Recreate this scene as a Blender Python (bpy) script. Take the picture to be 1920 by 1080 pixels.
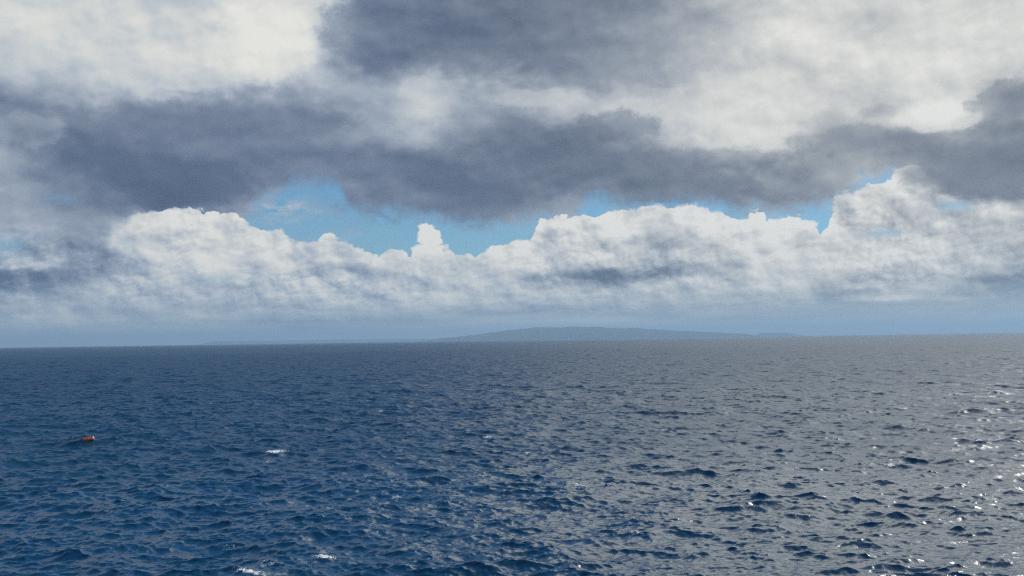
import bpy, math, random
import numpy as np
from mathutils import Vector, Matrix

scene = bpy.context.scene
for o in list(bpy.data.objects):
    bpy.data.objects.remove(o)
col = scene.collection
R = math.radians

# ------------------------------------------------------------------ camera
CAM_H = 8.0
F_PX = 2058.0                      # focal length in pixels of the 1920 wide photograph
PITCH = math.atan((637.0 - 540.0) / F_PX)
ROLL = math.atan(28.5 / 1920.0)
cam_d = bpy.data.cameras.new('camera')
cam_d.sensor_width = 36.0
cam_d.lens = 36.0 * F_PX / 1920.0
cam_d.clip_start = 0.1
cam_d.clip_end = 200000.0
cam = bpy.data.objects.new('camera', cam_d)
col.objects.link(cam)
CAM_M = Matrix.Rotation(R(90) + PITCH, 4, 'X') @ Matrix.Rotation(-ROLL, 4, 'Z')
cam.matrix_world = Matrix.Translation((0, 0, CAM_H)) @ CAM_M
scene.camera = cam


def px_dir(x, y):
    """photo pixel (1920x1080) -> world direction"""
    v = Vector(((x - 960.0) / F_PX, (540.0 - y) / F_PX, -1.0))
    d = (CAM_M.to_3x3() @ v)
    return d.normalized()


def dir_px(az, el):
    d = Vector((math.sin(az) * math.cos(el), math.cos(az) * math.cos(el), math.sin(el)))
    v = CAM_M.to_3x3().transposed() @ d
    if v.z > -0.05:
        return None
    return 960 + F_PX * v.x / -v.z, 540 - F_PX * v.y / -v.z


def px_sea(x, y, z=0.0):
    d = px_dir(x, y)
    t = (z - CAM_H) / d.z
    return Vector((d.x * t, d.y * t, z))


def px_azel(x, y):
    d = px_dir(x, y)
    return math.degrees(math.atan2(d.x, d.y)), math.degrees(math.asin(d.z))


# ------------------------------------------------------------------ render settings, exposure
vs = scene.view_settings
scene.display_settings.display_device = 'sRGB'
vs.view_transform = 'Standard'
vs.look = 'None'
vs.exposure = 0.0
vs.gamma = 1.0
scene.render.engine = 'CYCLES'
scene.cycles.use_denoising = False
scene.cycles.pixel_filter_type = 'BLACKMAN_HARRIS'
scene.cycles.filter_width = 1.05
scene.cycles.max_bounces = 6
scene.cycles.diffuse_bounces = 2
scene.cycles.glossy_bounces = 3
scene.cycles.volume_bounces = 0
scene.cycles.sample_clamp_direct = 6.0
scene.cycles.sample_clamp_indirect = 3.0
scene.cycles.caustics_reflective = False
scene.cycles.caustics_refractive = False

SUN_AZ, SUN_EL = 50.0, 40.0        # degrees, azimuth measured from +Y to +X
SKY_STRENGTH = 0.10
SUN_STRENGTH = 2.3

# ------------------------------------------------------------------ node helper


class N:
    """tiny expression builder over shader nodes"""

    def __init__(self, tree):
        self.t = tree
        self.i = 0

    def new(self, kind, **kw):
        n = self.t.nodes.new(kind)
        self.i += 1
        n.location = ((self.i % 40) * 180, -(self.i // 40) * 260)
        for k, v in kw.items():
            setattr(n, k, v)
        return n

    def put(self, sock, v):
        if isinstance(v, bpy.types.NodeSocket):
            self.t.links.new(v, sock)
        else:
            sock.default_value = v

    def m(self, op, a, b=None, c=None, clamp=False):
        n = self.new('ShaderNodeMath', operation=op, use_clamp=clamp)
        self.put(n.inputs[0], a)
        if b is not None:
            self.put(n.inputs[1], b)
        if c is not None:
            self.put(n.inputs[2], c)
        return n.outputs[0]

    def add(self, a, b): return self.m('ADD', a, b)
    def sub(self, a, b): return self.m('SUBTRACT', a, b)
    def mul(self, a, b): return self.m('MULTIPLY', a, b)
    def mad(self, a, b, c): return self.m('MULTIPLY_ADD', a, b, c)

    def vec(self, x, y, z=0.0):
        n = self.new('ShaderNodeCombineXYZ')
        for s, v in zip(n.inputs, (x, y, z)):
            self.put(s, v)
        return n.outputs[0]

    def sep(self, v):
        n = self.new('ShaderNodeSeparateXYZ')
        self.put(n.inputs[0], v)
        return n.outputs

    def vm(self, op, a, b=None):
        n = self.new('ShaderNodeVectorMath', operation=op)
        self.put(n.inputs[0], a)
        if b is not None:
            if op == 'SCALE':
                self.put(n.inputs['Scale'], b)
            else:
                self.put(n.inputs[1], b)
        return n.outputs['Value'] if op in ('LENGTH', 'DOT_PRODUCT') else n.outputs[0]

    def noise(self, v, scale, detail=4, rough=0.5, lac=2.0, dist=0.0, out='Fac'):
        n = self.new('ShaderNodeTexNoise')
        n.noise_dimensions = '3D'
        self.put(n.inputs['Vector'], v)
        n.inputs['Scale'].default_value = scale
        n.inputs['Detail'].default_value = detail
        n.inputs['Roughness'].default_value = rough
        n.inputs['Lacunarity'].default_value = lac
        n.inputs['Distortion'].default_value = dist
        return n.outputs[out]

    def puff(self, v, scale, detail=3, rough=0.55):
        n = self.new('ShaderNodeTexVoronoi')
        n.voronoi_dimensions = '2D'
        n.feature = 'SMOOTH_F1'
        n.normalize = False
        self.put(n.inputs['Vector'], v)
        n.inputs['Scale'].default_value = scale
        n.inputs['Detail'].default_value = detail
        n.inputs['Roughness'].default_value = rough
        n.inputs['Lacunarity'].default_value = 2.1
        n.inputs['Smoothness'].default_value = 0.35
        return n.outputs['Distance']

    def mr(self, v, a, b, c=0.0, d=1.0, smooth=False):
        n = self.new('ShaderNodeMapRange')
        n.interpolation_type = 'SMOOTHSTEP' if smooth else 'LINEAR'
        n.clamp = True
        for s, x in zip(n.inputs[:5], (v, a, b, c, d)):
            self.put(s, x)
        return n.outputs[0]

    def mixf(self, f, a, b):
        n = self.new('ShaderNodeMix', data_type='FLOAT')
        self.put(n.inputs[0], f); self.put(n.inputs[2], a); self.put(n.inputs[3], b)
        return n.outputs[0]

    def mixc(self, f, a, b, blend='MIX'):
        n = self.new('ShaderNodeMix', data_type='RGBA', blend_type=blend)
        self.put(n.inputs[0], f); self.put(n.inputs[6], a); self.put(n.inputs[7], b)
        return n.outputs[2]

    def ramp(self, f, pts, interp='B_SPLINE'):
        n = self.new('ShaderNodeValToRGB')
        cr = n.color_ramp
        cr.interpolation = interp
        while len(cr.elements) < len(pts):
            cr.elements.new(1.0)
        for e, (p, c) in zip(cr.elements, pts):
            e.position = p
        for e, (p, c) in zip(cr.elements, pts):
            e.position = p
            e.color = c
        self.put(n.inputs[0], f)
        return n.outputs[0], n.outputs[1]


# ------------------------------------------------------------------ world: sky and clouds, a function of direction only
# brightness of the cloud cover on a 64 px grid read off the photograph (rows every 32 px), in percent
LUM = {
 0:  "76 84 80 76 74 72 72 86 84 84 62 50 46 47 50 48 52 50 50 52 58 68 74 80 84 80 72 74 82 88 88",
 32: "78 85 82 78 75 74 76 88 88 87 66 48 44 45 48 46 50 53 55 57 62 70 77 82 87 82 72 76 84 88 87",
 64: "74 83 82 76 77 78 80 86 89 85 60 46 43 44 47 47 49 54 60 60 63 68 75 84 86 85 78 82 87 88 86",
 96: "72 76 80 76 78 80 82 84 86 80 54 48 45 44 46 48 50 54 60 62 64 70 82 86 80 84 84 86 88 86 84",
 128: "68 72 76 78 80 80 80 82 82 74 58 52 52 56 54 50 50 54 60 62 66 74 86 84 76 84 86 88 87 84 72",
 160: "60 64 68 76 78 80 78 76 74 70 66 60 70 68 64 72 62 58 58 62 68 74 88 80 74 82 84 86 86 76 56",
 192: "54 50 56 66 68 60 54 58 54 56 62 62 78 72 66 62 76 74 70 72 76 80 84 78 82 76 68 84 84 60 64",
 224: "66 46 48 52 52 50 50 52 52 54 56 62 72 68 60 54 56 70 78 66 74 84 86 76 76 68 70 80 80 62 54",
 256: "72 50 44 46 48 50 50 50 52 52 54 60 66 60 54 50 46 46 54 66 80 84 84 68 62 60 60 54 56 50 52",
 288: "62 52 42 42 44 46 48 48 50 50 50 50 54 48 46 45 44 44 48 54 60 72 70 62 60 64 60 48 52 50 50",
 320: "66 60 44 40 38 38 42 46 54 62 46 44 44 42 42 42 42 42 46 48 46 46 50 50 54 66 74 52 48 50 52",
 352: "62 66 56 44 38 38 42 60 70 70 58 48 48 46 44 50 64 60 56 52 48 46 48 50 56 74 84 70 46 48 50",
 384: "68 66 62 60 66 66 54 70 76 70 60 50 46 44 46 56 62 66 78 84 86 76 72 66 68 78 84 78 72 66 66",
 416: "76 70 60 62 78 82 84 84 76 66 60 56 54 52 52 60 82 84 84 80 90 88 84 84 84 78 78 86 76 74 76",
 448: "64 62 56 58 82 80 84 86 84 80 84 78 84 86 74 78 82 82 80 84 70 84 84 84 84 80 76 82 84 84 80",
 480: "76 70 52 52 80 84 84 84 84 84 82 82 80 84 86 84 84 84 84 78 72 84 82 80 86 84 82 84 82 70 68",
 512: "50 50 52 62 78 82 76 80 80 76 80 78 76 80 84 84 74 62 52 50 60 84 82 82 84 84 84 86 84 62 62",
 544: "66 68 72 74 76 76 78 72 76 78 76 80 78 78 82 84 82 80 84 82 82 78 84 80 78 76 78 82 70 58 60",
 576: "64 70 66 74 70 70 76 72 70 78 72 70 74 72 72 66 58 62 70 62 62 64 62 60 62 62 62 62 62 64 66",
 608: "62 66 62 64 62 64 62 60 58 58 58 60 64 68 66 66 66 66 66 64 64 66 66 64 62 62 62 62 62 62 62",
 640: "64 64 64 63 62 62 61 60 60 60 60 61 62 63 64 64 64 64 63 63 63 63 63 63 63 63 63 63 63 63 63",
}
ROWS = sorted(LUM)
LG = np.array([[float(v) for v in LUM[y].split()] for y in ROWS]) / 100
assert LG.shape == (21, 31), LG.shape


def grid_at(G, x, y):
    fx = min(max(x / 64.0, 0), 29.999); fy = min(max(y / 32.0, 0), 19.999)
    i, j = int(fx), int(fy); a, b = fx - i, fy - j
    return (G[j, i] * (1 - a) * (1 - b) + G[j, i + 1] * a * (1 - b) + G[j + 1, i] * (1 - a) * b + G[j + 1, i + 1] * a * b)


w = bpy.data.worlds.new('World')
scene.world = w
w.use_nodes = True
nt = w.node_tree
nt.nodes.clear()
n = N(nt)
tc = n.new('ShaderNodeTexCoord')
dirv = tc.outputs['Generated']
dx, dy, dz = n.sep(n.vm('NORMALIZE', dirv))
DEG = 180 / math.pi
az = n.mul(n.m('ARCTAN2', dx, dy), DEG)
el = n.mul(n.m('ARCSINE', dz), DEG)
P = n.vec(az, el, 0.0)

# domain warp: stronger aloft, weaker and flatter near the horizon
aloft = n.mr(el, 0.5, 7.0)
wn = n.noise(n.vec(n.mul(az, 1.0), n.mul(el, 1.5), 3.3), 0.50, 6, 0.56, out='Color')
wx, wy, wz = n.sep(wn)
amp = n.mad(aloft, 2.3, 0.8)
azw = n.add(az, n.mul(n.sub(wx, 0.5), n.mul(amp, 1.25)))
elw = n.add(el, n.mul(n.sub(wy, 0.5), n.mul(n.mad(aloft, 2.0, 0.45), 1.0)))

AZ0, AZ1, NS = -28.0, 28.0, 32
fac = n.mr(azw, AZ0, AZ1)
EL_ROWS = [(637 - y) / F_PX * DEG for y in range(640, -1, -32)]
def ramp_row(el_deg):
    pts = []
    for s in range(NS):
        a = AZ0 + (AZ1 - AZ0) * s / (NS - 1)
        p = dir_px(R(a), R(el_deg))
        L = grid_at(LG, *p)
        pts.append((s / (NS - 1), (L, 0, 0, 1)))
    return pts


HIGH = [  # rows above the frame: (elevation, brightness by azimuth, clear-sky fraction by azimuth)
    (21.0, lambda t: 0.62 + 0.30 * t, lambda t: 1.0 - t),
    (37.0, lambda t: 0.50 + 0.43 * t, lambda t: 1.0 - t),
    (50.0, lambda t: 0.50 + 0.12 * t, lambda t: 1.0 - 0.75 * t),
    (80.0, lambda t: 0.48, lambda t: 0.9 - 0.5 * t),
]


def sm(x, a, b):
    t = min(max((x - a) / (b - a), 0), 1)
    return t * t * (3 - 2 * t)


rows = [(e, ramp_row(e)) for e in EL_ROWS]
for e, fl, fg in HIGH:
    pts = []
    for s in range(NS):
        a = AZ0 + (AZ1 - AZ0) * s / (NS - 1)
        t = sm(a, -7.5, 5)
        pts.append((s / (NS - 1), (fl(t), fg(t), 0, 1)))
    rows.append((e, pts))
# --- outlines traced from the photograph: top of the cumulus bank, bottom of the grey deck
TOP = [(0, 548), (188, 542), (203, 485), (212, 440), (228, 420), (250, 402), (330, 392), (352, 384), (382, 396), (450, 402), (480, 425), (500, 434), (515, 433), (525, 450), (560, 456), (590, 453), (602, 442), (618, 437), (632, 446), (645, 458),
       (670, 462), (695, 477), (715, 474), (735, 467), (750, 475), (770, 476), (790, 466), (830, 466),
       (845, 472), (866, 476), (876, 474), (890, 484), (905, 470), (925, 462), (950, 457), (985, 450), (1003, 440), (1008, 412), (1040, 402), (1065, 406),
       (1100, 405), (1130, 398), (1145, 392), (1175, 390), (1190, 394), (1200, 388), (1228, 383), (1245, 392), (1262, 390), (1290, 384), (1320, 392),
       (1350, 405), (1372, 409), (1400, 406), (1412, 397), (1425, 397), (1437, 410), (1455, 413), (1480, 406), (1510, 410), (1528, 420), (1535, 436),
       (1550, 430), (1560, 400), (1572, 368), (1600, 362), (1622, 349), (1634, 348), (1645, 360), (1660, 344), (1675, 325), (1695, 313), (1712, 308),
       (1735, 320), (1752, 340), (1770, 362), (1800, 372), (1850, 374), (1920, 370)]
BOT = [(0, 640), (190, 620), (210, 560), (240, 470), (430, 445), (455, 405), (480, 372), (500, 362), (520, 354), (545, 340), (580, 332), (612, 332), (636, 346), (650, 372), (665, 388),
       (700, 392), (722, 385), (760, 395), (790, 402), (830, 405), (870, 413), (910, 416), (950, 412), (985, 408), (1020, 404), (1060, 404), (1082, 398),
       (1096, 376), (1118, 364), (1150, 372), (1190, 378), (1250, 372), (1300, 366), (1340, 374), (1370, 384), (1400, 390), (1440, 386), (1470, 392),
       (1500, 391), (1530, 386), (1562, 378), (1590, 360), (1600, 345), (1625, 330), (1650, 325), (1680, 322), (1700, 330), (1720, 420), (1770, 440), (1920, 450)]


def fcurve(f, pts):
    nd = n.new('ShaderNodeFloatCurve')
    cu = nd.mapping.curves[0]
    p2 = []
    for x, y in pts:
        a_, e_ = px_azel(x, y)
        p2.append(((a_ - AZ0) / (AZ1 - AZ0), e_ / 20.0))
    p2 = [(0.0, p2[0][1])] + p2 + [(1.0, p2[-1][1])]
    cu.points[0].location = p2[0]
    cu.points[1].location = p2[-1]
    for p in p2[1:-1]:
        cu.points.new(*p)
    for p in cu.points:
        p.handle_type = 'VECTOR'
    nd.mapping.use_clip = False
    nd.mapping.update()
    n.put(nd.inputs['Value'], f)
    nd.inputs['Factor'].default_value = 1.0
    return n.mul(nd.outputs[0], 20.0)


def blob(x, y, rx, ry, a0, e0, pw=1.0):
    """soft elliptic patch of sky at a photo position"""
    a_, e_ = px_azel(x, y)
    k = DEG / F_PX
    u = n.mul(n.sub(a0, a_), 1.0 / (rx * k))
    v = n.mul(n.sub(e0, e_), 1.0 / (ry * k))
    q = n.mad(u, u, n.mul(v, v))
    return n.m('POWER', 2.718, n.mul(q, -pw))


# --- cloud relief: puffs for the cumulus bank, soft rolls for the deck, streaks near the horizon
elp = n.m('MAXIMUM', el, 0.0)
ce = n.mad(n.m('LOGARITHM', n.add(elp, 1.0), math.e), 1.3, n.mul(elp, 0.92))
bw = n.noise(n.vec(az, ce, 1.0), 0.55, 4, 0.5, out='Color')
bx, by, bz = n.sep(bw)
pa = n.add(az, n.mul(n.sub(bx, 0.5), 1.4))
pe = n.add(ce, n.mul(n.sub(by, 0.5), 1.4))
pv = n.vec(pa, pe, 0)
pf1 = n.puff(pv, 0.45, 1.0, 0.5)
pf2 = n.puff(n.vec(n.add(pa, 0.30), n.add(pe, 0.45), 0), 0.45, 1.0, 0.5)
emb = n.sub(pf2, pf1)                      # lit from the upper right
ps1 = n.puff(pv, 1.5, 1.5, 0.5)
ps2 = n.puff(n.vec(n.add(pa, 0.10), n.add(pe, 0.14), 0), 1.5, 1.5, 0.5)
embs = n.sub(ps2, ps1)
fine = n.noise(n.vec(n.mul(az, 0.9), ce, 8.0), 0.85, 6, 0.55)
foff = n.noise(n.vec(n.mad(az, 0.9, 0.16), n.mad(ce, 1.0, 0.24), 8.0), 0.85, 6, 0.55)
lit = n.sub(fine, foff)
soft = n.noise(n.vec(n.mul(az, 0.8), n.mul(el, 1.3), 5.0), 0.35, 6, 0.48)
soft2 = n.noise(n.vec(n.mad(az, 0.8, 0.25), n.mad(el, 1.3, 0.6), 5.0), 0.35, 6, 0.48)
faz = n.mr(az, AZ0, AZ1)
# the bank's own edge wanders with its puffs, the deck's edge is wispy
topel = fcurve(n.mr(n.add(az, n.mul(n.sub(bx, 0.5), 0.35)), AZ0, AZ1), TOP)
botel = fcurve(n.mr(n.add(az, n.mul(n.sub(wx, 0.5), 1.0)), AZ0, AZ1), BOT)
above = n.add(n.sub(el, topel), n.add(n.mul(n.sub(ps1, 0.42), 0.36), n.mul(n.sub(fine, 0.5), 0.30)))
wisp = n.noise(n.vec(n.mul(az, 0.9), n.mul(el, 1.1), 31.0), 1.5, 7, 0.6)
below = n.add(n.sub(botel, el), n.mul(n.sub(wisp, 0.5), 1.7))
for x, y, rx, ry in [(806, 447, 23, 22), (798, 433, 14, 13), (818, 452, 14, 12), (806, 470, 32, 14), (620, 453, 17, 16), (645, 466, 22, 13), (515, 446, 26, 18),
                     (1045, 424, 34, 22), (1100, 422, 34, 20), (1165, 412, 34, 22), (1228, 405, 28, 23), (1290, 408, 40, 25), (1338, 420, 34, 20),
                     (1420, 412, 16, 16), (1395, 424, 26, 16), (1490, 426, 40, 20), (1590, 388, 30, 24), (1640, 378, 42, 30), (1703, 340, 32, 28), (1685, 366, 40, 26),
                     (1735, 362, 30, 32), (870, 488, 26, 14), (745, 484, 24, 16), (930, 476, 28, 16), (985, 466, 28, 18), (570, 470, 30, 16)]:
    a_, e_ = px_azel(x, y)
    k = DEG / F_PX
    u = n.mul(n.sub(n.add(az, n.mul(n.sub(bx, 0.5), 0.5)), a_), 1.0 / (rx * k))
    v = n.mul(n.sub(n.add(el, n.mul(n.sub(by, 0.5), 0.4)), e_), 1.0 / (ry * k))
    q = n.m('SQRT', n.mad(u, u, n.mul(v, v)))
    hd = n.mad(n.sub(q, 1.0), ry * k, n.add(n.mul(n.sub(ps1, 0.42), 0.22), n.mul(n.sub(fine, 0.5), 0.22)))
    above = n.m('MINIMUM', above, hd)
soften = n.m('MAXIMUM', n.mr(az, px_azel(1725, 350)[0], px_azel(1790, 350)[0]), n.mr(az, px_azel(200, 450)[0], px_azel(290, 450)[0], 1.0, 0.0))
is_bank = n.mr(above, n.mul(soften, -0.7), n.add(n.mad(soften, 0.6, 0.10), n.mr(wisp, 0.5, 0.75, 0.0, 0.5)), 1.0, 0.0, smooth=True)
gapm = n.mul(n.mr(above, -0.03, 0.14, smooth=True), n.mr(below, -0.45, 0.7, smooth=True))
acc = None
elg = n.add(elw, n.mul(n.mul(n.sub(1.0, is_bank), n.mul(n.mr(el, 5.2, 6.0), n.mr(el, 7.0, 9.5, 1.0, 0.0))), 0.95))
elg = n.sub(elg, n.mul(n.mul(is_bank, n.mr(above, -0.9, 0.0)), 0.45))
for k, (e, pts) in enumerate(rows):
    c, _ = n.ramp(fac, pts)
    if acc is None:
        acc = c
    else:
        acc = n.mixc(n.mr(elg, rows[k - 1][0], e), acc, c)
sepc = n.new('ShaderNodeSeparateColor')
n.put(sepc.inputs[0], acc)
lum0, gap0 = sepc.outputs[0], sepc.outputs[1]

bankw = n.mul(n.mr(el, 6.4, 8.4, 1.0, 0.12), is_bank)
bankw = n.m('MAXIMUM', bankw, n.mr(el, 4.8, 6.2, 1.0, 0.0))
low = n.mr(el, 0.2, 2.6)
pm = n.mr(n.noise(n.vec(n.mul(az, 0.7), ce, 51.0), 0.28, 2, 0.5), 0.42, 0.60, 0.15, 1.0, smooth=True)
big = n.noise(n.vec(n.mul(az, 0.7), ce, 61.0), 0.42, 4, 0.5)
bigo = n.noise(n.vec(n.mad(az, 0.7, 0.35), n.mad(ce, 1.0, 0.55), 61.0), 0.42, 4, 0.5)
puffy = n.add(n.mul(embs, 0.07), n.mul(n.sub(0.38, ps1), 0.08))
bank_d = n.add(n.add(n.mul(emb, 0.09), n.mul(puffy, pm)), n.add(n.mul(n.sub(fine, 0.5), 0.22), n.mad(n.sub(big, bigo), 0.44, n.mul(n.sub(big, 0.5), 0.12))))
bank_d = n.add(n.add(bank_d, n.mul(lit, 0.40)), 0.02)
bank_d = n.mul(bank_d, n.mad(low, 0.75, 0.25))
rim = n.mul(n.mr(above, -0.9, -0.05), is_bank)
bank_d = n.add(bank_d, n.mul(n.mul(rim, n.mr(el, 4.0, 4.8)), 0.07))
deck_d = n.add(n.mul(n.sub(soft2, soft), 0.36), n.mul(n.sub(fine, 0.5), 0.06))
deck_d = n.add(deck_d, n.mul(n.mr(lum0, 0.55, 0.8), n.add(n.mul(lit, 0.11), n.mul(emb, 0.05))))
det = n.mixf(bankw, deck_d, bank_d)
# streaks: thin flat layers seen edge on
stv = n.noise(n.vec(n.mul(az, 0.28), n.mul(el, 3.0), 11.0), 1.0, 5, 0.58)
stw = n.mr(el, 0.3, 3.6, 1.0, 0.0)
det = n.add(det, n.mul(n.mul(n.sub(stv, 0.5), stw), 0.42))
aw = n.add(az, n.mul(n.sub(bx, 0.5), 1.0))
lum0 = n.add(lum0, n.mul(n.mul(blob(805, 446, 42, 34, az, el), is_bank), 0.15))
ew = n.add(el, n.mul(n.sub(by, 0.5), 0.7))
for x, y, rx, ry, k_ in [(1150, 516, 105, 12, -0.22), (100, 522, 110, 20, -0.12), (1240, 462, 50, 16, -0.10), (330, 385, 60, 30, -0.10),
                         (950, 585, 110, 9, -0.10), (1360, 595, 200, 7, -0.06), (1620, 525, 60, 8, -0.10), (1860, 545, 60, 16, -0.10),
                         (1870, 465, 60, 10, -0.12), (1700, 395, 50, 14, -0.10), (790, 190, 40, 55, 0.08), (1430, 245, 60, 40, 0.06),
                         (1765, 215, 75, 22, 0.12), (1645, 208, 20, 12, -0.06), (505, 85, 75, 55, 0.06), (1890, 185, 50, 26, -0.06),
                         (600, 585, 60, 6, 0.06), (370, 500, 60, 14, 0.05), (50, 500, 50, 9, 0.15), (800, 445, 25, 30, 0.10),
                         (1690, 340, 36, 30, 0.10), (1510, 415, 30, 12, 0.08),
                         (1240, 430, 40, 26, -0.12), (1000, 515, 42, 12, -0.10), (1560, 552, 30, 12, -0.12), (1135, 452, 12, 7, -0.12), (1182, 456, 14, 7, -0.12),
                         (1060, 424, 34, 16, 0.05), (1290, 418, 48, 26, 0.06), (1150, 438, 26, 12, 0.06), (1180, 560, 66, 11, 0.07), (1290, 562, 50, 12, 0.06),
                         (1690, 560, 100, 5, 0.10), (1870, 520, 70, 8, -0.12), (350, 480, 80, 9, 0.06), (270, 470, 50, 8, 0.06), (520, 468, 40, 14, 0.05),
                         (245, 518, 30, 12, 0.05), (58, 590, 20, 10, 0.12), (120, 588, 14, 12, 0.10), (135, 600, 20, 6, 0.08), (655, 570, 40, 6, 0.08),
                         (742, 545, 32, 14, 0.07), (345, 585, 20, 7, 0.09), (505, 552, 14, 10, 0.07), (600, 505, 50, 8, -0.08), (820, 545, 30, 10, 0.05),
                         (1130, 490, 60, 10, 0.05), (1400, 475, 80, 18, 0.04), (1680, 470, 70, 16, 0.04), (215, 430, 8, 26, 0.08)]:
    det = n.add(det, n.mul(blob(x, y, rx, ry, aw, ew), k_))
lumc = n.mr(lum0, 0.42, 0.85, 0.43, 0.865, smooth=True)
lum = n.add(n.mixf(n.mr(el, 5.0, 8.0, 0.0, 0.72), lum0, lumc), det)
for x, y, rx, ry, tgt, k_ in [(1765, 218, 82, 26, 0.87, 0.75), (1430, 262, 95, 28, 0.87, 0.6), (505, 78, 92, 66, 0.91, 0.6), (795, 178, 60, 42, 0.76, 0.5),
                              (1000, 184, 90, 16, 0.75, 0.55), (1225, 205, 90, 24, 0.82, 0.55), (300, 140, 120, 26, 0.82, 0.5),
                              (1650, 209, 30, 15, 0.66, 0.45), (1885, 190, 62, 34, 0.56, 0.6), (700, 62, 100, 66, 0.44, 0.45), (430, 228, 230, 34, 0.47, 0.4),
                              (1150, 238, 85, 26, 0.45, 0.5), (1590, 262, 110, 24, 0.55, 0.5), (340, 345, 150, 38, 0.38, 0.5), (880, 385, 110, 30, 0.45, 0.5),
                              (1230, 305, 260, 26, 0.43, 0.4), (1830, 320, 120, 40, 0.48, 0.5), (50, 240, 60, 30, 0.70, 0.4)]:
    mk = n.mr(n.add(blob(x, y, rx, ry, aw, ew, 0.75), n.mul(n.sub(wisp, 0.5), 0.9)), 0.34, 0.66, smooth=True)
    lum = n.mixf(n.mul(mk, k_), lum, n.add(n.mul(det, 0.7), tgt))
BASE = [(0, 618), (200, 616), (400, 612), (560, 606), (700, 600), (860, 596), (950, 588), (1020, 586), (1100, 588), (1200, 588), (1290, 590), (1400, 584), (1470, 574),
        (1560, 568), (1700, 567), (1780, 564), (1820, 572), (1920, 574)]
bel = fcurve(n.mr(n.add(az, n.mul(n.sub(bx, 0.5), 1.5)), AZ0, AZ1), BASE)
under = n.mr(n.add(n.sub(el, bel), n.mul(n.sub(stv, 0.5), 0.5)), -0.10, 0.22, 1.0, 0.0, smooth=True)
lum = n.mixf(n.mul(under, n.mr(az, -18.0, 6.0, 0.30, 0.62)), lum, n.mad(n.sub(stv, 0.5), 0.30, n.mr(el, 0.0, 1.6, 0.68, 0.60)))
for x, y, rx, ry, k_ in [(1080, 602, 170, 9, 0.12), (1860, 600, 180, 22, 0.05), (120, 610, 200, 14, 0.06), (620, 612, 110, 26, -0.05)]:
    lum = n.add(lum, n.mul(blob(x, y, rx, ry, az, el), k_))
lum = n.m('MINIMUM', n.m('MAXIMUM', lum, 0.30), 0.93)

# colour of the cloud from its brightness: slate blue in the shaded bases, warm white where the sun reaches
rightw = n.mr(az, -8.0, 16.0)
def s2l(r, g, b):
    f = lambda v: (v / 255 / 12.92) if v <= 10 else ((v / 255 + 0.055) / 1.055) ** 2.4
    return (f(r), f(g), f(b), 1)
ccool, _ = n.ramp(lum, [(0.30, s2l(72, 88, 114)), (0.42, s2l(92, 106, 131)), (0.52, s2l(120, 132, 152)), (0.64, s2l(154, 165, 180)),
                        (0.76, s2l(190, 197, 204)), (0.84, s2l(214, 216, 213)), (0.93, s2l(233, 232, 225))], 'LINEAR')
cwarm, _ = n.ramp(lum, [(0.30, s2l(84, 93, 108)), (0.42, s2l(105, 112, 124)), (0.52, s2l(128, 134, 146)), (0.64, s2l(160, 165, 170)),
                        (0.76, s2l(194, 196, 196)), (0.84, s2l(214, 214, 210)), (0.93, s2l(234, 233, 228))], 'LINEAR')
cc = n.mixc(rightw, ccool, cwarm)
# low clouds seen through kilometres of air: bluer
air = n.mr(el, 0.0, 2.6, 0.85, 0.0)
chaze, _ = n.ramp(lum, [(0.50, s2l(126, 154, 180)), (0.62, s2l(178, 190, 192)), (0.74, s2l(200, 207, 204)), (0.88, s2l(222, 222, 210))], 'LINEAR')
cc = n.mixc(air, cc, chaze)

# clear sky
sky = n.new('ShaderNodeTexSky', sky_type='NISHITA')
sky.sun_disc = False
sky.sun_elevation = R(SUN_EL)
sky.sun_rotation = R(SUN_AZ)
sky.altitude = 0
sky.air_density = 1.0
sky.dust_density = 0.6
sky.ozone_density = 2.0
skyc = n.vm('MULTIPLY', sky.outputs[0], (SKY_STRENGTH * 0.30, SKY_STRENGTH * 0.62, SKY_STRENGTH * 0.86))

# cloud edges: the gap under the deck, its wisps and small holes, and the clear region high on the left
ww_ = n.noise(n.vec(n.mul(az, 0.7), n.mul(el, 1.6), 41.0), 1.6, 6, 0.6)
for x, y, rx, ry, k_ in [(545, 388, 95, 15, 0.95), (655, 432, 34, 9, 0.4), (620, 448, 30, 6, 0.3), (1290, 370, 120, 18, 0.5), (1610, 355, 30, 12, 0.35), (1030, 420, 50, 12, 0.5), (930, 428, 60, 8, 0.35), (1440, 392, 70, 12, 0.5), (730, 410, 60, 12, 0.4), (520, 412, 50, 12, 0.4)]:
    gapm = n.mul(gapm, n.sub(1.0, n.m('MINIMUM', n.mul(n.mul(blob(x, y, rx, ry, aw, ew), n.mr(ww_, 0.35, 0.6)), k_ * 1.3), 0.9)))
for x, y, rx, ry, k_ in [(8, 463, 36, 15, 0.9), (108, 372, 26, 9, 0.5), (425, 526, 46, 9, 0.5), (1655, 438, 28, 7, 0.6), (1788, 385, 26, 11, 0.6)]:
    gapm = n.m('MAXIMUM', gapm, n.mul(n.mul(blob(x, y, rx, ry, aw, ew), n.mr(ww_, 0.3, 0.55)), k_))
edge = n.mul(n.sub(n.noise(n.vec(az, n.mul(el, 1.2), 21.0), 0.5, 8, 0.6), 0.5), 0.9)
clear = n.m('MAXIMUM', gapm, n.mul(n.mr(n.add(gap0, edge), 0.25, 0.65, smooth=True), n.mr(el, 17.3, 19.0)))
skyc = n.vm('SCALE', skyc, n.mul(n.mr(el, 17.6, 24.0, 1.0, 1.75), n.mr(el, 35.0, 65.0, 1.0, 0.75)))
skyc = n.mixc(n.mul(n.mr(el, 3.5, 8.5, 0.24, 0.08), n.mr(el, 16.0, 18.0, 1.0, 0.0)), skyc, s2l(196, 212, 214))
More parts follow.
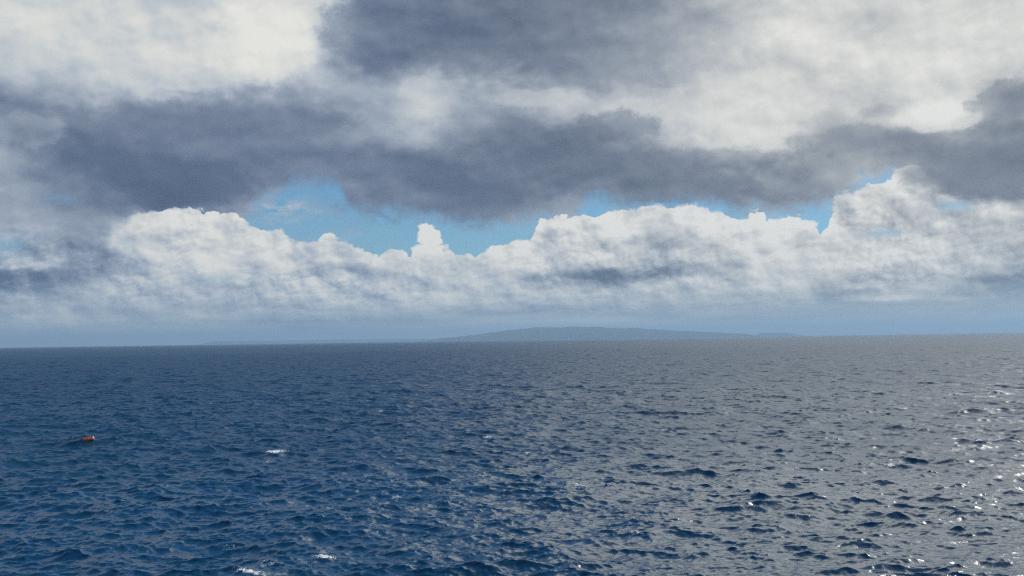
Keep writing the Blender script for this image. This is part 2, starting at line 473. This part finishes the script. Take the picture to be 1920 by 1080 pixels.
final = n.mixc(clear, cc, skyc)
# bright sun-soaked cloud around the sun, outside the frame (upper right)
sd = Vector((math.sin(R(SUN_AZ)) * math.cos(R(SUN_EL)), math.cos(R(SUN_AZ)) * math.cos(R(SUN_EL)), math.sin(R(SUN_EL))))
cosang = n.vm('DOT_PRODUCT', n.vm('NORMALIZE', dirv), tuple(sd))
glow = n.m('POWER', n.m('MAXIMUM', cosang, 0.0), 12.0)
sheen = n.mul(n.mul(n.mr(az, -4.0, 6.0), n.mr(el, 17.8, 23.0)), n.mr(n.add(el, n.mul(n.sub(wx, 0.5), 14.0)), 33.0, 50.0, 1.0, 0.0))
boost = n.add(n.mad(n.mul(glow, n.mr(el, 17.5, 30.0)), 1.2, 1.0), n.mul(sheen, n.mr(n.noise(n.vec(n.mul(az, 0.6), el, 71.0), 0.16, 4, 0.55), 0.33, 0.66, 0.4, 3.4)))
final = n.vm('SCALE', final, boost)
final = n.mixc(sheen, final, n.vm('MULTIPLY', final, (1.02, 1.03, 0.97)))
bg = n.new('ShaderNodeBackground')
n.put(bg.inputs[0], final)
bg.inputs[1].default_value = 1.0
out = n.new('ShaderNodeOutputWorld')
nt.links.new(bg.outputs[0], out.inputs[0])
w.cycles.sampling_method = 'MANUAL'
w.cycles.sample_map_resolution = 512

# ------------------------------------------------------------------ sun
sl = bpy.data.lights.new('sun', 'SUN')
sl.energy = SUN_STRENGTH
sl.angle = R(0.5)
sl.color = (1.0, 0.95, 0.87)
so = bpy.data.objects.new('sun', sl)
col.objects.link(so)
so.rotation_euler = (-sd).to_track_quat('-Z', 'Y').to_euler()
so.location = (0, 0, 50)

# ------------------------------------------------------------------ helpers for objects


def tag(o, label=None, cat=None, group=None, kind=None):
    for k, v in (('label', label), ('category', cat), ('group', group), ('kind', kind)):
        if v is not None:
            o[k] = v
    return o


def mesh_obj(name, verts, faces, mat, parent=None, smooth=True):
    me = bpy.data.meshes.new(name)
    me.from_pydata([tuple(v) for v in verts], [], faces)
    me.materials.append(mat)
    if smooth:
        me.shade_smooth()
    o = bpy.data.objects.new(name, me)
    col.objects.link(o)
    if parent is not None:
        o.parent = parent
    return o


def new_mat(name):
    m_ = bpy.data.materials.new(name)
    m_.use_nodes = True
    t = m_.node_tree
    t.nodes.clear()
    nn = N(t)
    o = nn.new('ShaderNodeOutputMaterial')
    return m_, nn, o


# ------------------------------------------------------------------ the sea: a sum of wind-wave bands
G_B = 0.012            # slope variance per natural log of wavenumber
WDIR = R(262.0)         # the waves run towards the viewer, a little to the left
KP = 2 * math.pi / 11.0
rng = np.random.default_rng(11)


def band(L, Nn, lmax, lmin, rot, chop=1.0, spread=1.2, gain=1.0):
    """one tile of sea surface holding wavelengths lmin..lmax; returns dx, dy, h, squeeze"""
    kx = np.fft.fftfreq(Nn, d=L / Nn) * 2 * np.pi
    KX, KY = np.meshgrid(kx, kx, indexing='ij')
    K = np.hypot(KX, KY)
    K[0, 0] = 1e9
    th = np.arctan2(KY, KX) - (WDIR - rot)
    D = np.abs(np.cos(th / 2)) ** (2 * spread * 4)
    D = D + 0.06
    tt = np.linspace(-np.pi, np.pi, 720)
    D /= np.mean(np.abs(np.cos(tt / 2)) ** (2 * spread * 4) + 0.06) * 2 * np.pi
    k0, k1 = 2 * np.pi / lmax, 2 * np.pi / lmin
    S = gain * G_B * K ** -4 * D * np.exp(-1.25 * (KP / K) ** 2)
    S[(K < k0) | (K >= k1)] = 0
    dk = 2 * np.pi / L
    A = np.sqrt(S) * dk * (rng.standard_normal(K.shape) + 1j * rng.standard_normal(K.shape))
    scale = Nn * Nn
    h = np.real(np.fft.ifft2(A)) * scale
    X = np.real(np.fft.ifft2(1j * KX / K * A)) * scale * chop
    Y = np.real(np.fft.ifft2(1j * KY / K * A)) * scale * chop
    sq = np.real(np.fft.ifft2(-(K) * A)) * scale * -1.0
    return X, Y, h, sq


BANDS = [  # tile, N, lmax, lmin, rotation, chop, spread, gain
    (409.0, 512, 60.0, 18.0, 0.30, 0.9, 2.2, 1.3),
    (307.0, 512, 18.0, 7.0, -0.45, 1.0, 1.4, 1.0),
    (149.0, 512, 7.0, 2.8, 0.80, 1.1, 1.1, 1.15),
    (71.0, 512, 2.8, 1.1, -0.20, 1.15, 1.3, 1.8),
    (31.0, 512, 1.1, 0.42, 1.15, 1.15, 1.3, 3.2),
    (13.0, 512, 0.42, 0.16, 0.55, 1.0, 0.8, 3.0),
]

# rows: distance from the viewer's foot point; columns: azimuth, dense in the direction of view
ds = [0.5, 8.0, 16.0]
d = 20.0
while d < 38000:
    ds.append(d)
    st = 0.12 if d < 30 else max(0.065, d * 0.0018)
    if d > 900:
        st = d * 0.0042
    if d > 9000:
        st = d * 0.03
    d += st
ds.append(38000.0)
ds = np.array(ds)
dense = np.arange(-30.5, 30.5001, 0.058)
side = np.concatenate([np.arange(-180, -40, 5.0), np.arange(-40, -30.6, 0.6)])
azs = np.radians(np.concatenate([side, dense, -side[::-1][:-1]]))
azs = np.unique(np.round(azs, 7))
nr, nc = len(ds), len(azs)
print('sea grid', nr, nc, nr * nc)
AZ, DD = np.meshgrid(azs, ds)
X0 = np.sin(AZ) * DD
Y0 = np.cos(AZ) * DD
row_sp = np.gradient(ds)
col_sp = ds * R(0.058)
X = X0.copy(); Y = Y0.copy(); Z = np.zeros_like(X)
SQ = np.zeros_like(X)
resid = np.full(nr, 0.0015)
for bi, (L, Nn, lmax, lmin, rot, chop, spread, gain) in enumerate(BANDS):
    bxx, byy, bh, bs = band(L, Nn, lmax, lmin, rot, chop, spread, gain)
    lc = math.sqrt(lmax * lmin)
    sp = np.maximum(row_sp, col_sp * 0.8)
    wt = np.clip((lc / sp - 0.8) / 1.5, 0, 1)
    if bi == 0:
        wt = np.clip((lc / sp - 0.4) / 1.0, 0, 1)
    wt[ds < 20] = 0
    resid += (1 - wt ** 2) * gain * G_B * math.log(lmax / lmin) * (0.5 if bi == 0 else 1)
    idx = np.nonzero(wt > 0)[0]
    if len(idx) == 0:
        continue
    r0, r1 = idx[0], idx[-1] + 1
    c, s = math.cos(rot), math.sin(rot)
    U = (X0[r0:r1] * c + Y0[r0:r1] * s) / L * Nn
    V = (-X0[r0:r1] * s + Y0[r0:r1] * c) / L * Nn
    iu = np.floor(U).astype(np.int64); iv = np.floor(V).astype(np.int64)
    fu = U - iu; fv = V - iv
    iu %= Nn; iv %= Nn
    iu1 = (iu + 1) % Nn; iv1 = (iv + 1) % Nn

    def smp(F):
        return (F[iu, iv] * (1 - fu) * (1 - fv) + F[iu1, iv] * fu * (1 - fv) + F[iu, iv1] * (1 - fu) * fv + F[iu1, iv1] * fu * fv)
    ww = wt[r0:r1, None]
    ax, ay = smp(bxx) * ww, smp(byy) * ww
    X[r0:r1] += ax * c - ay * s
    Y[r0:r1] += ax * s + ay * c
    Z[r0:r1] += smp(bh) * ww
    if 1 <= bi <= 4:
        SQ[r0:r1] += smp(bs) * ww * chop
Z[0] = 0
print('rms height', Z[10:1500].std(), 'squeeze', SQ[10:1500].std(), SQ.max())

# breaking crests: where the surface is squeezed hardest, plus the individual whitecaps seen in the photograph
thr = 1.25
FO = np.clip((SQ - thr) / 0.35, 0, 1)


def sea_hit(x, y):
    """first point of the wavy surface met by the line of sight through a photo pixel"""
    dr = px_dir(x, y)
    a_ = math.atan2(dr.x, dr.y); tn = dr.z / math.hypot(dr.x, dr.y)
    c_ = int(np.searchsorted(azs, a_))
    hit = np.nonzero(Z[5:, c_] >= CAM_H + tn * ds[5:])[0][0] + 5
    return float(X[hit, c_]), float(Y[hit, c_]), float(Z[hit, c_])


CAPS = [  # photo x, y, half width px, half height px, tilt, strength
    (517, 847, 20, 3.6, 0.0, 1.2), (503, 866, 15, 6, -0.1, 0.62), (610, 1045, 23, 4.2, 0.16, 1.3), (470, 1073, 40, 5.5, 0.22, 0.95),
    (505, 1056, 14, 6, 0.3, 0.8), (915, 820, 10, 3.2, 0.0, 0.9), (1670, 872, 11, 3, 0.0, 1.2), (1842, 828, 24, 4, 0.25, 0.85),
    (1795, 739, 18, 1.8, 0.0, 0.8), (1870, 733, 26, 1.8, 0.0, 0.85), (1243, 806, 7, 2, 0, 0.8), (1085, 910, 22, 4, 0.25, 0.85),
    (714, 771, 6, 2.4, 0.0, 0.8), (1028, 743, 9, 1.8, 0, 0.7), (1195, 1000, 20, 5, 0.2, 0.85),
    (745, 933, 12, 4, 0, 0.85), (432, 1025, 14, 4, 0.1, 0.85), (140, 937, 4, 2, 0, 0.8), (1505, 910, 9, 2, 0, 0.7),
    (990, 850, 9, 3, 0, 0.85), (1605, 932, 9, 3, 0.2, 0.85),
]
for cx, cy, hw, hh, tl, stg in CAPS:
    p = px_sea(cx, cy)
    px_r, px_a = math.hypot(p.x, p.y), math.atan2(p.x, p.y)
    r0 = np.searchsorted(ds, px_r * 0.82); r1 = np.searchsorted(ds, px_r * 1.2)
    c0 = np.searchsorted(azs, px_a - 0.06); c1 = np.searchsorted(azs, px_a + 0.06)
    XS, YS = X[r0:r1, c0:c1], Y[r0:r1, c0:c1]
    du = (np.arctan2(XS, YS) - px_a) * F_PX
    dv = ((Z[r0:r1, c0:c1] - CAM_H) / np.hypot(XS, YS) + CAM_H / px_r) * F_PX
    q = ((du * math.cos(tl) - dv * math.sin(tl)) / hw) ** 2 + ((du * math.sin(tl) + dv * math.cos(tl)) / hh) ** 2
    bl = np.exp(-q * 0.9)
    FO[r0:r1, c0:c1] = np.maximum(FO[r0:r1, c0:c1], bl * stg)
    Z[r0:r1, c0:c1] += 0.05 * np.exp(-q * 0.5) * min(1.0, hh / 5)
FO[ds < 20] = 0

verts = np.empty((nr * nc, 3), dtype=np.float32)
verts[:, 0] = X.ravel(); verts[:, 1] = Y.ravel(); verts[:, 2] = Z.ravel()
ii, jj = np.meshgrid(np.arange(nr - 1), np.arange(nc - 1), indexing='ij')
a = (ii * nc + jj).ravel()
quads = np.stack([a, a + 1, a + nc + 1, a + nc], axis=1).astype(np.int32)
me = bpy.data.meshes.new('sea')
me.vertices.add(len(verts))
me.vertices.foreach_set('co', verts.ravel())
me.loops.add(quads.size)
me.loops.foreach_set('vertex_index', quads.ravel())
me.polygons.add(len(quads))
me.polygons.foreach_set('loop_start', np.arange(0, quads.size, 4, dtype=np.int32))
me.polygons.foreach_set('use_smooth', np.ones(len(quads), dtype=bool))
me.update(calc_edges=True)
at = me.attributes.new('foam', 'FLOAT', 'POINT')
at.data.foreach_set('value', FO.ravel().astype(np.float32))
# unresolved ripples of each stretch of water as gloss: alpha = sqrt(2 * slope variance along one axis)
alpha = np.sqrt(np.clip(resid, 0.003, 0.08))
rough = np.sqrt(alpha)
print('rough near/far', rough[100], rough[-5])
at = me.attributes.new('ripple', 'FLOAT', 'POINT')
at.data.foreach_set('value', np.repeat(rough, nc).astype(np.float32))
sea = bpy.data.objects.new('sea', me)
col.objects.link(sea)
tag(sea, 'dark blue open sea with choppy wind waves', kind='structure')

wm, n, wo = new_mat('sea_water')
geo = n.new('ShaderNodeNewGeometry')
pos = geo.outputs['Position']
rip = n.new('ShaderNodeAttribute'); rip.attribute_name = 'ripple'
fo = n.new('ShaderNodeAttribute'); fo.attribute_name = 'foam'
pr = n.new('ShaderNodeBsdfPrincipled')
pr.inputs['Base Color'].default_value = (0.003, 0.037, 0.088, 1)
pr.inputs['IOR'].default_value = 1.333
n.put(pr.inputs['Roughness'], rip.outputs['Fac'])
# small ripples as relief, patchy like cat's paws
px_, py_, pz_ = n.sep(pos)
rv = n.vec(n.mul(px_, 0.75), py_, pz_)
bn1 = n.noise(rv, 2.6, 5, 0.62)
bmp = n.new('ShaderNodeBump')
bmp.inputs['Strength'].default_value = 1.0
bmp.inputs['Distance'].default_value = 0.035
n.put(bmp.inputs['Height'], bn1)
n.put(pr.inputs['Normal'], bmp.outputs[0])
fm = n.new('ShaderNodeBsdfPrincipled')
fm.inputs['Base Color'].default_value = (0.82, 0.84, 0.84, 1)
fm.inputs['Roughness'].default_value = 0.7
fb = n.new('ShaderNodeBump')
fb.inputs['Strength'].default_value = 0.8
fb.inputs['Distance'].default_value = 0.08
fn = n.noise(n.vec(px_, n.mul(py_, 0.8), pz_), 6.5, 6, 0.72)
n.put(fb.inputs['Height'], fn)
n.put(fm.inputs['Normal'], fb.outputs[0])
mask = n.mr(n.add(fo.outputs['Fac'], n.mul(n.sub(fn, 0.55), 3.4)), 0.42, 1.05, 0.0, 0.92, smooth=True)
mask = n.mul(mask, n.mr(fo.outputs['Fac'], 0.03, 0.2))
mx = n.new('ShaderNodeMixShader')
n.put(mx.inputs[0], mask)
n.t.links.new(pr.outputs[0], mx.inputs[1])
n.t.links.new(fm.outputs[0], mx.inputs[2])
n.t.links.new(mx.outputs[0], wo.inputs[0])
me.materials.append(wm)

# ------------------------------------------------------------------ far land
lm, n, lo = new_mat('far_land')
geo = n.new('ShaderNodeNewGeometry')
ln = n.noise(geo.outputs['Position'], 0.0016, 6, 0.6)
lc, _ = n.ramp(ln, [(0.35, (0.014, 0.018, 0.016, 1)), (0.7, (0.030, 0.034, 0.030, 1))], 'LINEAR')
lp = n.new('ShaderNodeBsdfPrincipled')
n.put(lp.inputs['Base Color'], lc)
lp.inputs['Roughness'].default_value = 0.95
n.t.links.new(lp.outputs[0], lo.inputs[0])


def vnoise(x, seed, octs=5, base=1.0):
    r = np.random.default_rng(seed)
    tot = np.zeros_like(x)
    a_ = 1.0
    for o_ in range(octs):
        tab = r.uniform(-1, 1, 4096)
        q = x * base * 2 ** o_ + 100
        i_ = np.floor(q).astype(int)
        f_ = q - i_
        f_ = f_ * f_ * (3 - 2 * f_)
        tot += a_ * (tab[i_ % 4096] * (1 - f_) + tab[(i_ + 1) % 4096] * f_)
        a_ *= 0.5
    return tot


def land(name, profile, dist, depth, seed, label):
    """a low island: its skyline traced from the photograph, standing at its own distance with its own depth"""
    xs = np.array([p[0] for p in profile], float)
    azp, hp = [], []
    for x, y in profile:
        a_, e_ = px_azel(x, y)
        azp.append(R(a_)); hp.append(max(0.0, math.tan(R(e_))) * dist + CAM_H)
    na, nd = 260, 24
    A_ = np.linspace(azp[0], azp[-1], na)
    H_ = np.interp(A_, azp, hp)
    H_ = H_ + 0.05 * H_ * vnoise(A_ * 90, seed)
    edge_ = np.clip((A_ - A_[0]) / 0.012, 0, 1) * np.clip((A_[-1] - A_) / 0.012, 0, 1)
    vs_, fs_ = [], []
    for j in range(nd + 1):
        t = j / nd
        prof = math.sin(math.pi * t) ** 0.8
        dd = dist - depth * (0.5 - t)
        rough_ = vnoise(A_ * 140 + t * 3, seed + 7 + j // 3) * 0.10
        for i_ in range(na):
            hh = H_[i_] * prof * (1 + rough_[i_] * (1 - prof)) * (0.15 + 0.85 * edge_[i_] ** 0.5)
            vs_.append((math.sin(A_[i_]) * dd, math.cos(A_[i_]) * dd, hh - 2.0))
    for j in range(nd):
        for i_ in range(na - 1):
            q = j * na + i_
            fs_.append((q, q + 1, q + na + 1, q + na))
    o = mesh_obj(name, vs_, fs_, lm)
    return tag(o, label, kind='structure')


land('island', [(790, 637.5), (850, 632), (900, 626), (940, 620), (980, 616), (1020, 613.5), (1060, 612), (1110, 612.5), (1160, 614.5), (1210, 616),
              (1260, 619), (1310, 621), (1350, 623.5), (1390, 625.5), (1430, 629)], 17000, 3500, 3,
     'long low blue island on the horizon right of centre')
land('headland', [(1400, 629), (1430, 624), (1455, 623), (1480, 624), (1510, 627.5)], 21000, 1500, 5,
     'small faint low headland at the right tip of the long island')
land('headland', [(370, 644.5), (390, 641.5), (415, 639.5), (450, 639), (520, 638.5), (600, 637), (700, 635.5), (760, 635), (830, 635.5)], 26000, 2500, 9,
     'thin faint strip of distant land left of the long island')

# ------------------------------------------------------------------ the orange buoy
bx_, by_, bz_ = sea_hit(163, 824)
buoy = bpy.data.objects.new('mooring_buoy', None)
col.objects.link(buoy)
buoy.location = (bx_, by_, bz_)
buoy.rotation_euler = (0.0, R(-7), R(14))
buoy.scale = (0.84, 0.8, 0.72)
tag(buoy, 'orange sausage-shaped buoy floating low on the blue water at left', 'buoy')


def plastic(name, c0, c1, rough_=0.45):
    m_, n_, o_ = new_mat(name)
    tcn = n_.new('ShaderNodeTexCoord')
    ns = n_.noise(tcn.outputs['Object'], 4.0, 5, 0.6)
    cc_, _ = n_.ramp(ns, [(0.38, c0), (0.62, c1)], 'LINEAR')
    p_ = n_.new('ShaderNodeBsdfPrincipled')
    n_.put(p_.inputs['Base Color'], cc_)
    p_.inputs['Roughness'].default_value = rough_
    n_.t.links.new(p_.outputs[0], o_.inputs[0])
    return m_


m_or = plastic('weathered_orange_plastic', (0.30, 0.045, 0.012, 1), (0.48, 0.10, 0.025, 1))
m_pk = plastic('sunbleached_pink_plastic', (0.52, 0.20, 0.13, 1), (0.68, 0.32, 0.22, 1))
m_gr = plastic('weed_covered_rubber', (0.012, 0.02, 0.008, 1), (0.03, 0.05, 0.015, 1), 0.8)
m_rp = plastic('wet_rope', (0.16, 0.13, 0.08, 1), (0.25, 0.2, 0.12, 1), 0.8)


def lathe_x(name, prof, mat, parent, seg=28):
    vs_, fs_ = [], []
    for x, r in prof:
        for k in range(seg):
            t = 2 * math.pi * k / seg
            vs_.append((x, r * math.cos(t), r * math.sin(t)))
    for i_ in range(len(prof) - 1):
        for k in range(seg):
            k2 = (k + 1) % seg
            fs_.append((i_ * seg + k, i_ * seg + k2, (i_ + 1) * seg + k2, (i_ + 1) * seg + k))
    fs_.append(tuple(range(seg - 1, -1, -1)))
    b_ = (len(prof) - 1) * seg
    fs_.append(tuple(b_ + k for k in range(seg)))
    return mesh_obj(name, vs_, fs_, mat, parent)


body = [(-0.50, 0.15)]
for k in range(21):
    t = k / 20
    x = -0.48 + 0.86 * t
    rib = 0.008 * math.cos(t * 2 * math.pi * 5)
    body.append((x, 0.185 + 0.025 * math.sin(math.pi * t) + rib))
body += [(0.40, 0.19)]
lathe_x('float_body', body, m_or, buoy)
cap = [(0.402, 0.205), (0.42, 0.222), (0.47, 0.225), (0.52, 0.205), (0.56, 0.16), (0.58, 0.09), (0.585, 0.04)]
lathe_x('end_cap', cap, m_pk, buoy)
cap2 = [(-0.505, 0.12), (-0.52, 0.16), (-0.56, 0.165), (-0.62, 0.135), (-0.67, 0.08), (-0.69, 0.045), (-0.74, 0.04), (-0.745, 0.02)]
lathe_x('mooring_end', cap2, m_gr, buoy)


def tube(name, pts, r, mat, parent, seg=10):
    vs_, fs_ = [], []
    for i_, p in enumerate(pts):
        p = Vector(p)
        a_ = Vector(pts[max(0, i_ - 1)]); b_ = Vector(pts[min(len(pts) - 1, i_ + 1)])
        tdir = (b_ - a_).normalized()
        u = tdir.orthogonal().normalized() if abs(tdir.z) > 0.9 else tdir.cross(Vector((0, 0, 1))).normalized()
        v = tdir.cross(u)
        for k in range(seg):
            t = 2 * math.pi * k / seg
            vs_.append(p + (u * math.cos(t) + v * math.sin(t)) * r)
    for i_ in range(len(pts) - 1):
        for k in range(seg):
            k2 = (k + 1) % seg
            fs_.append((i_ * seg + k, i_ * seg + k2, (i_ + 1) * seg + k2, (i_ + 1) * seg + k))
    fs_.append(tuple(range(seg - 1, -1, -1)))
    fs_.append(tuple((len(pts) - 1) * seg + k for k in range(seg)))
    return mesh_obj(name, vs_, fs_, mat, parent)


tube('rope', [(-0.73, 0, 0), (-0.80, 0.01, 0.02), (-0.88, 0.03, -0.02), (-0.98, 0.06, -0.14), (-1.05, 0.08, -0.34), (-1.1, 0.1, -0.7)], 0.022, m_rp, buoy)
tube('lifting_handle', [(0.06, 0, 0.19), (0.07, 0, 0.235), (0.11, 0, 0.258), (0.19, 0, 0.258), (0.23, 0, 0.235), (0.24, 0, 0.19)], 0.014, m_rp, buoy)

# ------------------------------------------------------------------ haze over the sea
HAZE = 7.6e-5
hm, n, ho = new_mat('sea_haze')
vp = n.new('ShaderNodeVolumePrincipled')
vp.inputs['Color'].default_value = (0.41, 0.635, 0.90, 1)
vp.inputs['Density'].default_value = HAZE
vp.inputs['Anisotropy'].default_value = 0.2
n.t.links.new(vp.outputs[0], ho.inputs['Volume'])
E_, z0, z1 = 39000.0, -4.0, 330.0
hv = [(sx * E_, sy * E_, z) for z in (z0, z1) for sx, sy in ((-1, -1), (1, -1), (1, 1), (-1, 1))]
hf = [(0, 3, 2, 1), (4, 5, 6, 7), (0, 1, 5, 4), (1, 2, 6, 5), (2, 3, 7, 6), (3, 0, 4, 7)]
hz = mesh_obj('haze', hv, hf, hm, smooth=False)
tag(hz, 'thin blue sea haze over the water', kind='stuff')
